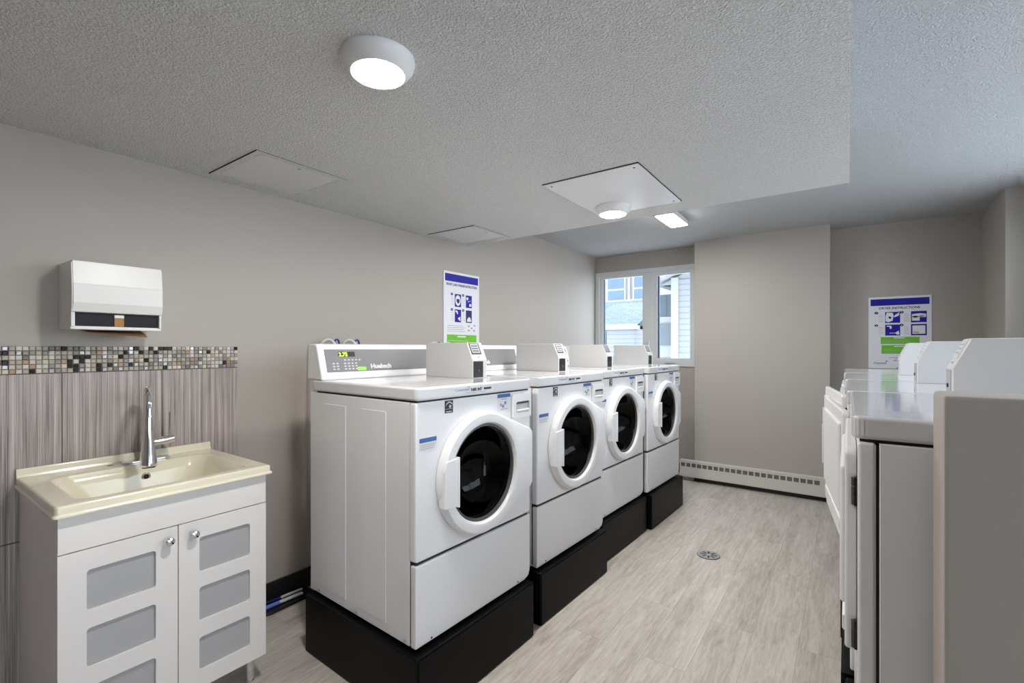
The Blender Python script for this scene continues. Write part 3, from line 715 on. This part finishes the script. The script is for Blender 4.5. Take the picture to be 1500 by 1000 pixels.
dx = [.015, .004, -.005, -.012]; dy = [1.558, 2.268, 2.972, 3.676]; ajar = [0, 7.0, 8.6, 0]
for i in (1, 2, 3, 0):
    o = d0 if i == 0 else copy_tree(d0)
    o.location = (dx[i], dy[i], ZP); o.rotation_euler = (0, 0, PI); o['label'] = dl[i]
    for ch in o.children:
        if ch.name.startswith('door'): ch.rotation_euler = (0, 0, math.radians(ajar[i]))
    if i < 3: coin_box(o, -.330, -.222, -.222, -.60, .9395, False)
pl = ['black plinth under the dryer behind the half wall', 'black plinth under the second dryer from the half wall', 'black plinth under the third dryer from the half wall', 'black plinth under the farthest dryer in the row']
for i in range(4):
    o = copy_tree(p0); o['group'] = 'black plinths under the dryers'; o['label'] = pl[i]
    o.location = (dx[i]-.022, dy[i], 0); o.rotation_euler = (0, 0, PI)
    for ch in o.children: ch.scale = (1, .985, 1)

# ------------------------------------------------------------------ water valves behind the washers
def make_valve():
    root = thing('water_valve', '', 'water valve', (0, 0, 0), 0, 'water supply valves behind the washers')
    b = MB(); b.lathe([(.018, 0), (.018, .006), (.010, .008), (.010, .05)], 'x', (0, 0, 0), M_brass, 16); b.tube([(.05, 0, -.03), (.05, 0, .012)], .012, M_brass, 14); b.obj('valve_body', root)
    pts = []
    for k in range(13):
        a = PI*k/12; pts.append((.055+.004*k, -.028*math.cos(a)-.03, .012+.032*math.sin(a)))
    pts = [(.05, 0, -.02)]+pts[::-1]+[(.055, -.06, -.10), (.06, -.06, -.30), (.07, -.05, -.80), (.075, -.05, -1.20), (.10, -.05, -1.29), (.16, -.05, -1.31)]
    b = MB(); b.tube(pts, .0085, M_hosew, 12); b.obj('hose', root)['label'] = 'white hose loop'
    b = MB()
    pts = []
    for k in range(15):
        a = math.radians(-50+280*k/14); pts.append((.058, .040+.016*math.cos(a), .022+.024*math.sin(a)))
    b.tube(pts, .0055, M_bluepl, 10); b.tube([(.05, .0, .004), (.058, .035, .0)], .005, M_bluepl, 8); b.obj('lever', root)['label'] = 'dark blue lever'
    return root
v0 = make_valve()
for i, (y, z, lab) in enumerate(((1.585, 1.335, 'left of the two blue-levered water valves behind the nearest washer'), (1.722, 1.335, 'right of the two blue-levered water valves behind the nearest washer'),
                    (2.42, 1.325, 'left of the two water valves showing behind the second washer'), (2.56, 1.325, 'right of the two water valves showing behind the second washer'))):
    o = v0 if i == 0 else copy_tree(v0)
    o.location = (XL+.001, y, z); o['label'] = lab

# ------------------------------------------------------------------ instruction signs
def sign(name, label, w, h, title, loc, rz, two_green):
    # local: x right, z up, facing -y
    t = thing(name, label, 'sign', loc, rz)
    MB().box(0, -.006, 0, w, -.0005, h, M_paper, .001, 1).obj('board', t)
    e = -.0062
    b = MB(); b.box(.015, e-.0003, h-.075, w-.015, e+.0004, h-.018, M_blue); b.obj('header_band', t)['label'] = 'blue header band'
    fr = lambda x, z: frame((x, e-.0003, z), (1, 0, 0), (0, 0, 1))
    tw = .27 if two_green else w-.06
    b = MB(); b.add(fit(text_bm(title, .026, .0006), tw), M_navy, fr((w-tw)/2, h-.107)); b.obj('title_lettering', t)
    ps = []
    if two_green:
        for i in range(2):
            for j in range(2): ps.append((.115+j*.170, h-.225-i*.108, .10, .094))
    else:
        for i in range(2):
            for j in range(2): ps.append((.122+j*.128, h-.265-i*.118, .072, .098))
    for k, (x, z, pw, ph) in enumerate(ps):
        b = MB(); b.box(x, e-.0002, z, x+pw, e+.0004, z+ph, M_blue if k != 3 or two_green else M_navy)
        o = b.obj('picture', t)
        b = MB(); q = e-.0006
        def ell(cx_, cz, a_, c_, m_, n_=20): b.prism([(x+pw*(cx_+a_*math.cos(2*PI*i/n_)), z+ph*(cz+c_*math.sin(2*PI*i/n_))) for i in range(n_)], 'y', q, q+.0003, m_)
        def pol(pts, m_): b.prism([(x+pw*u, z+ph*v) for u, v in pts], 'y', q, q+.0003, m_)
        if two_green:
            if k == 0: pol([(.04, .15), (.2, .06), (.5, .2), (.56, .7), (.5, .92), (.1, .95), (.03, .6)], M_paper); pol([(.56, .6), (.7, .75), (.95, .95), (.92, .65), (.62, .5)], M_paper); pol([(.2, .6), (.42, .55), (.4, .38), (.25, .4)], M_greyprint)
            if k == 1: pol([(.06, .15), (.55, .15), (.55, .45), (.95, .45), (.95, .75), (.55, .8), (.06, .75)], M_paper); ell(.28, .5, .18, .08, M_print); ell(.68, .55, .14, .05, M_greyprint)
            if k == 2: pol([(.1, .9), (.4, .9), (.45, .7), (.38, .58), (.3, .66), (.3, .8), (.1, .82)], M_paper); pol([(.3, .25), (.68, .25), (.9, .45), (.95, .1), (.8, .08), (.68, .2), (.3, .2)], M_paper)
            if k == 3: pol([(.09, .13), (.91, .13), (.91, .87), (.09, .87)], M_paper); pol([(.2, .2), (.3, .2), (.3, .32), (.2, .32)], M_greyprint); pol([(.38, .2), (.5, .2), (.5, .32), (.38, .32)], M_greyprint)
        else:
            if k == 0: ell(.5, .5, .42, .42, M_paper); q -= .0004; pol([(.25, .62), (.75, .62), (.72, .35), (.5, .25), (.3, .4)], M_navy)
            if k == 1: ell(.25, .74, .16, .12, M_paper); pol([(.55, .12), (.88, .12), (.92, .3), (.6, .36)], M_paper); pol([(.3, .5), (.8, .6), (.8, .56), (.3, .46)], M_paper)
            if k == 2: pol([(.08, .92), (.4, .9), (.52, .7), (.4, .6), (.3, .75), (.1, .8)], M_paper); pol([(.45, .3), (.85, .45), (.9, .1), (.7, .15)], M_paper)
            if k == 3: pol([(.15, .08), (.25, .3), (.5, .48), (.75, .4), (.92, .1)], M_paper)
        b.obj('drawing', o)
        bx, bz = (x-.060, z+ph-.006) if two_green else (x-.032, z+ph-.004)
        b = MB(); b.prism([(bx+.013*math.cos(2*PI*i/20), bz+.011*math.sin(2*PI*i/20)) for i in range(20)], 'y', e-.0003, e+.0004, M_navy); bo = b.obj('number_badge', t)
        b = MB(); b.add(text_bm(str(k+1) if two_green else '1324'[k], .014, .0005, 'CENTER'), M_paper, frame((bx, e-.0006, bz-.005), (1, 0, 0), (0, 0, 1))); b.obj('numeral', bo)
        b = MB()
        lx0, lx1 = (x-.045, x-.008) if two_green else (x-.038, x-.008)
        for r in range(5): b.box(lx0, e-.0001, z+.014+r*.014, lx1-.004*(r % 3), e+.0004, z+.0165+r*.014, M_greyprint)
        b.obj('text_lines', t)
    gs = [(.085, h-.405, .255, .060), (.090, h-.488, .25, .073)] if two_green else [(.035, .035, w-.07, .10)]
    for x, z, gw, gh in gs:
        b = MB(); b.box(x, e-.0003, z, x+gw, e+.0004, z+gh, M_green); o = b.obj('green_band', t); o['label'] = 'green notice band'
        b = MB(); b.box(x+gw*.34, e-.0005, z+gh*.80, x+gw*.62, e-.0003, z+gh*.9, M_paper); b.obj('band_heading', o)
        b = MB()
        for r in range(3): b.box(x+.012, e-.0005, z+gh*(.14+.19*r), x+gw*(.95-.12*r), e-.0003, z+gh*(.17+.19*r), M_sticker if not two_green else M_key)
        b.obj('band_lines', o)
    if two_green:
        b = MB(); b.add(fit(text_bm('Coinamatic', .02, .0003), .09), M_navy, fr(.035, .040)); b.box(.118, e-.0002, .058, .130, e+.0003, .066, M_navy); b.obj('logo_lettering', t)
        b = MB(); b.box(.14, e-.0002, .092, .26, e+.0003, .096, M_greyprint); b.box(.18, e-.0002, .083, .25, e+.0003, .087, M_greyprint); b.box(.17, e-.0002, .068, .27, e+.0003, .072, M_navy); b.box(.05, e-.0002, .028, .11, e+.0003, .030, M_greyprint); b.obj('small_print', t)
    else:
        b = MB()
        for r in range(4): b.box(.04, e-.0002, .160+r*.014, .24-.02*(r % 2), e+.0003, .163+r*.014, M_greyprint)
        for xx, z_ in ((.275, .20), (.31, .185), (.345, .205), (.275, .165), (.34, .165)): b.box(xx, e-.0002, z_, xx+.022, e+.0003, z_+.012, M_greyprint)
        b.obj('small_print', t)
    return t
# on the left wall it faces +x: local x -> +y, local -y -> +x
sign('washer_instruction_sign', 'blue, white and green washer instruction sign on the left wall behind the washers', .415, .615, 'FRONT LOAD WASHER INSTRUCTIONS', (XL, 2.563, 1.300), PI/2, False)
sign('dryer_instruction_sign', 'blue, white and green dryer instruction sign in the recess above the dryers', .417, .615, 'DRYER INSTRUCTIONS', (.141, YB, 1.157), 0, True)

# ------------------------------------------------------------------ lamps and ceiling panels
def round_lamp(loc, label):
    t = thing('ceiling_light', label, 'ceiling light', loc, 0, 'round ceiling lights')
    b = MB(); b.lathe([(.090, 0), (.1005, 0), (.1015, -.006), (.098, -.018), (.087, -.034), (.075, -.044), (.0725, -.0445), (.0715, -.042), (.070, -.030)], 'z', (0, 0, 0), M_lampb, 48); b.obj('housing', t)
    b = MB(); b.lathe([(.0712, -.0425), (.05, -.0455), (.025, -.0468), (.0005, -.047)], 'z', (0, 0, 0), M_lamp, 40); b.obj('diffuser', t)['label'] = 'glowing white diffuser'
    return t
round_lamp((-1.065, .85, ZL), 'round white ceiling light, lit, on the low ceiling near the sink')
round_lamp((-1.085, 2.50, ZL-.006), 'round white ceiling light, lit, on the white metal ceiling panel')
t = thing('bar_ceiling_light', 'rectangular lit ceiling light on the high ceiling before the window', 'ceiling light', (-1.165, 3.86, ZH))
b = MB(); b.box(-.075, -.21, -.042, .075, .21, 0, M_lampb, .006, 2); b.obj('housing', t)
b = MB(); b.box(-.068, -.203, -.046, .068, .203, -.040, M_lamp2, .002, 1); b.obj('diffuser', t)['label'] = 'glowing white diffuser'

def panel(label, x0, y0, x1, y1, flush):
    t = thing('ceiling_access_panel', label, 'access panel', ((x0+x1)/2, (y0+y1)/2, ZL), 0, 'access panels in the low ceiling')
    wx, wy = (x1-x0)/2, (y1-y0)/2
    if flush:
        b = MB(); b.plate([(-wx, -wy), (wx, -wy), (wx, wy), (-wx, wy)], [[(-wx+.028, -wy+.028), (wx-.028, -wy+.028), (wx-.028, wy-.028), (-wx+.028, wy-.028)]], 'z', -.003, 0, M_ceil); b.obj('frame', t)
        b = MB(); b.box(-wx+.030, -wy+.030, -.0022, wx-.030, wy-.030, 0, M_panelw); o = b.obj('hatch', t)
        b = MB(); b.lathe([(.007, -.0022), (.007, -.0035), (.0005, -.004)], 'z', (wx-.05, 0, 0), M_greyprint, 14); b.obj('latch', o)
        b = MB(); b.box(-wx-.004, -wy-.003, -.004, wx, -wy, 0, M_seam); b.box(wx, -wy-.003, -.0012, wx+.0018, wy, 0, M_seam); b.obj('shadow_gap', t)
    else:
        b = MB(); b.box(-wx, -wy, -.006, wx, wy, 0, M_panelm, .0008, 1); o = b.obj('hatch', t)
        for sx in (-1, 1):
            for sy in (-1, 1):
                b = MB(); b.lathe([(.005, -.006), (.005, -.0075), (.0005, -.008)], 'z', (sx*(wx-.03), sy*(wy-.035), 0), M_print, 12); b.obj('screw', o)
        b = MB(); b.box(-wx-.003, -wy-.004, -.0035, wx+.003, -wy, 0, M_seam); b.box(wx, -wy-.004, -.0035, wx+.003, wy, 0, M_seam); b.obj('shadow_gap', t)
panel('painted access panel in the low ceiling nearest the towel dispenser', -2.385, .952, -1.953, 1.375, True)
panel('painted access panel in the low ceiling over the washer instruction sign', -2.410, 2.362, -1.994, 2.755, True)
panel('glossy white metal panel screwed to the low ceiling around a round light', -1.225, 1.975, -.742, 2.625, False)

# ------------------------------------------------------------------ baseboard heater, floor drain, floor items
H = thing('baseboard_heater', 'long cream baseboard heater with a row of square vents on the pillar wall', 'heater', (-.76, YC, .045))
hx0, hx1 = -.628, .632
b = MB(); holes = []
nv = 23
for k in range(nv):
    a = hx0+.012+k*.0515; holes.append([(a, .100), (a+.040, .100), (a+.040, .138), (a, .138)])
b.plate([(hx0, .004), (hx1, .004), (hx1, .155), (hx0, .155)], holes, 'y', -.062, -.058, M_heater)
b.box(hx0, -.062, .155, hx1, -.001, .163, M_heater, .003, 2); b.box(hx0, -.060, 0.0, hx1, -.001, .006, M_heater, .002, 1)
b.box(hx1-.003, -.060, .004, hx1, -.001, .157, M_heater); b.box(hx0, -.060, .004, hx0+.003, -.001, .157, M_heater)
b.obj('cover', H)
b = MB(); b.box(hx0+.004, -.054, .095, hx1-.004, -.048, .143, M_grille); b.obj('fins', H)['label'] = 'dark heating fins behind the vents'

t = thing('floor_drain', 'round slotted metal drain cover set in the plank floor', 'floor drain', (-.733, 3.20, 0))
hs = []
for k in range(8):
    a = 2*PI*k/8+.2; c, s_ = math.cos(a), math.sin(a)
    hs.append([(c*r+s_*w_, s_*r-c*w_) for r, w_ in ((.018, -.005), (.050, -.006), (.050, .006), (.018, .005))])
b = MB(); b.plate(circ(0, 0, .066, 40), hs, 'z', .001, .004, M_brush); b.obj('grate', t)
b = MB(); b.lathe([(.069, .0005), (.069, .0025), (.0655, .0026), (.0655, .0005)], 'z', (0, 0, 0), M_print, 40); b.lathe([(.062, .0008), (.0005, .0008)], 'z', (0, 0, 0), M_print, 30); b.obj('rim', t)

t = MB()
t.prism([(-2.448, 1.150), (-2.352, 1.176), (-2.340, 1.215), (-2.345, 1.46), (-2.448, 1.46)], 'z', .0005, .016, M_blackpl, .003, 2)
tag(t.obj('floor_strip'), 'short black plastic strip on the floor between vanity and nearest washer', 'plastic strip')
def pen(name, p, q, r, m1, m2, label):
    p, q = Vector(p), Vector(q); d = q-p
    t = thing(name, label, 'marker', p, 0, 'marker pens on the black strip')
    b = MB(); b.tube([d*.36, d*.37, d*.97, d], [r*.85, r, r, r*.7], m1, 14); b.obj('barrel', t)
    b = MB(); b.tube([d*0, d*.03, d*.37], [r*.8, r*1.08, r*1.08], m2, 14); b.obj('cap', t)
pen('marker_pen', (-2.385, 1.205, .025), (-2.372, 1.395, .025), .009, M_sticker, M_penblue, 'white marker pen with a blue cap lying on the black floor strip')
pen('marker_pen', (-2.428, 1.235, .0235), (-2.416, 1.42, .0235), .0075, M_sticker, M_navy, 'thin white marker pen with a dark cap lying against the black baseboard')

# ------------------------------------------------------------------ outside the window
struct(MB().box(-40, -30, -.65, 40, 60, -.6, M_ground).obj('ground'))
struct(MB().box(-14, YB+.0, ZH+.1, XR+.1, YB+.13, 13, M_extstucco).obj('wall_sky_block'))  # unseen upper facade, added to keep part of the sky off the houses
# house with lap siding, right hand pane
h = thing('neighbour_house', 'white lap-sided house with a grey sash window, seen in the right pane', 'house', (-2.2, 11, -.6))
def hb(x0, y0, z0, x1, y1, z1, m, name, par, bev=0): return MB().box(x0+2.2, y0-11, z0+.6, x1+2.2, y1-11, z1+.6, m, bev, 1).obj(name, par)
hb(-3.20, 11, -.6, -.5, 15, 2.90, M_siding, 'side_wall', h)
hb(-3.75, 11.35, -.6, -3.20, 15, 2.62, M_extstucco, 'bay_wall', h)
hb(-3.33, 10.96, -.6, -3.17, 11.05, 2.95, M_extwhite, 'corner_trim', h)
wf = hb(-3.75, 11.26, 1.12, -3.30, 11.35, 2.08, M_extwhite, 'window', h)
hb(-3.70, 11.22, 1.40, -3.37, 11.27, 1.92, M_extgrey, 'pane', wf)
hb(-3.72, 11.27, 2.05, -3.36, 11.36, 2.60, M_shingle, 'shingle_band', h)
r_ = MB(); r_.prism([(-3.75+2.2, 3.42), (-3.75+2.2, 3.50), (-2.55+2.2, 3.98), (-.3+2.2, 3.02), (-.3+2.2, 2.94), (-2.55+2.2, 3.88)], 'y', -.35, 4.2, M_extwhite); r_.obj('roof', h)
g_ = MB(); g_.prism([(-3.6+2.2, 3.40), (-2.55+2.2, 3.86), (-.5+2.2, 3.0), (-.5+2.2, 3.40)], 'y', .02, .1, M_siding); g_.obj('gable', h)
# shingled roof house, left pane
h = thing('neighbour_house', 'low house with a blue-grey shingle roof and white gable, seen in the left pane', 'house', (-7.4, 16.5, -.6))
a0, a1 = Vector((-3.6, -2.6, 1.35)), Vector((-3.6, .6, 3.62))
b = MB(); b.box(0, 0, 0, 5.8, 3.92, .12, M_shingle); o = b.obj('roof', h, (-3.6, -2.6, 1.35), (math.atan2(2.27, 3.2), 0, 0))
MB().box(-3.5, .55, 0, 2.1, 3.5, 3.6, M_extstucco).obj('upper_wall', h)
MB().box(-3.4, -2.2, 0, 2.0, .5, 1.5, M_extstucco).obj('lower_wall', h)
MB().box(-3.6, .55, 3.60, 2.2, .8, 3.78, M_extwhite).obj('ridge_trim', h)
b = MB(); b.prism([(-2.98, 2.62), (-.7, 3.50), (.4, 3.50), (.4, 2.62)], 'x', .55, 2.3, M_shingle); b.obj('dormer_roof', h)
MB().box(.50, -3.02, 2.50, 2.3, -2.75, 2.66, M_extwhite).obj('eave_trim', h)
MB().box(1.32, -2.95, 0, 2.2, -.5, 2.52, M_siding).obj('dormer_wall', h)
# apartment block
h = thing('apartment_building', 'tall pale apartment building with blue windows, far off in the left pane', 'building', (-11, 26, -.6))
MB().box(-6, 0, 0, 5, 8, 11, M_extstucco).obj('wall', h)
for zr in (1.2, 4.55, 7.7):
    for xx in (-4.2, -.55, 1.05, 3.2):
        wd = 1.0 if xx < 0 else .95
        f_ = MB(); f_.box(xx-.08, -.10, zr-.1, xx+wd+.08, .02, zr+1.75, M_extwhite); fo = f_.obj('window', h)
        b = MB(); b.box(xx, -.13, zr, xx+wd, -.09, zr+.75, M_extglass); b.box(xx, -.13, zr+.85, xx+wd, -.09, zr+1.65, M_extglass); b.obj('pane', fo)
MB().box(.72, -.14, 0, .80, -.02, 11, M_redtrim).obj('downpipe', h)

# ------------------------------------------------------------------ light and camera
wd_ = bpy.data.worlds.new('World'); S.world = wd_; wd_.use_nodes = True
bg = wd_.node_tree.nodes['Background']; bg.inputs['Color'].default_value = (0.88, 0.94, 1.0, 1); bg.inputs['Strength'].default_value = 3.6

cam = bpy.data.cameras.new('Camera'); co = bpy.data.objects.new('Camera', cam); COL.objects.link(co)
co.location = (0, 0, 1.33); co.rotation_euler = (PI/2, 0, math.radians(35.546))
cam.sensor_width = 36; cam.lens = 690/1500*36; cam.shift_y = 10/1500; cam.clip_start = .02; cam.clip_end = 200
S.camera = co
S.view_settings.view_transform = 'Standard'; S.view_settings.look = 'None'; S.view_settings.gamma = 1; S.view_settings.exposure = 0.74
S.view_settings.use_curve_mapping = False
S.cycles.use_denoising = True
S.cycles.max_bounces = 14; S.cycles.diffuse_bounces = 10; S.cycles.glossy_bounces = 4; S.cycles.transparent_max_bounces = 12
S.cycles.caustics_reflective = False; S.cycles.caustics_refractive = False
S.cycles.sample_clamp_indirect = 8
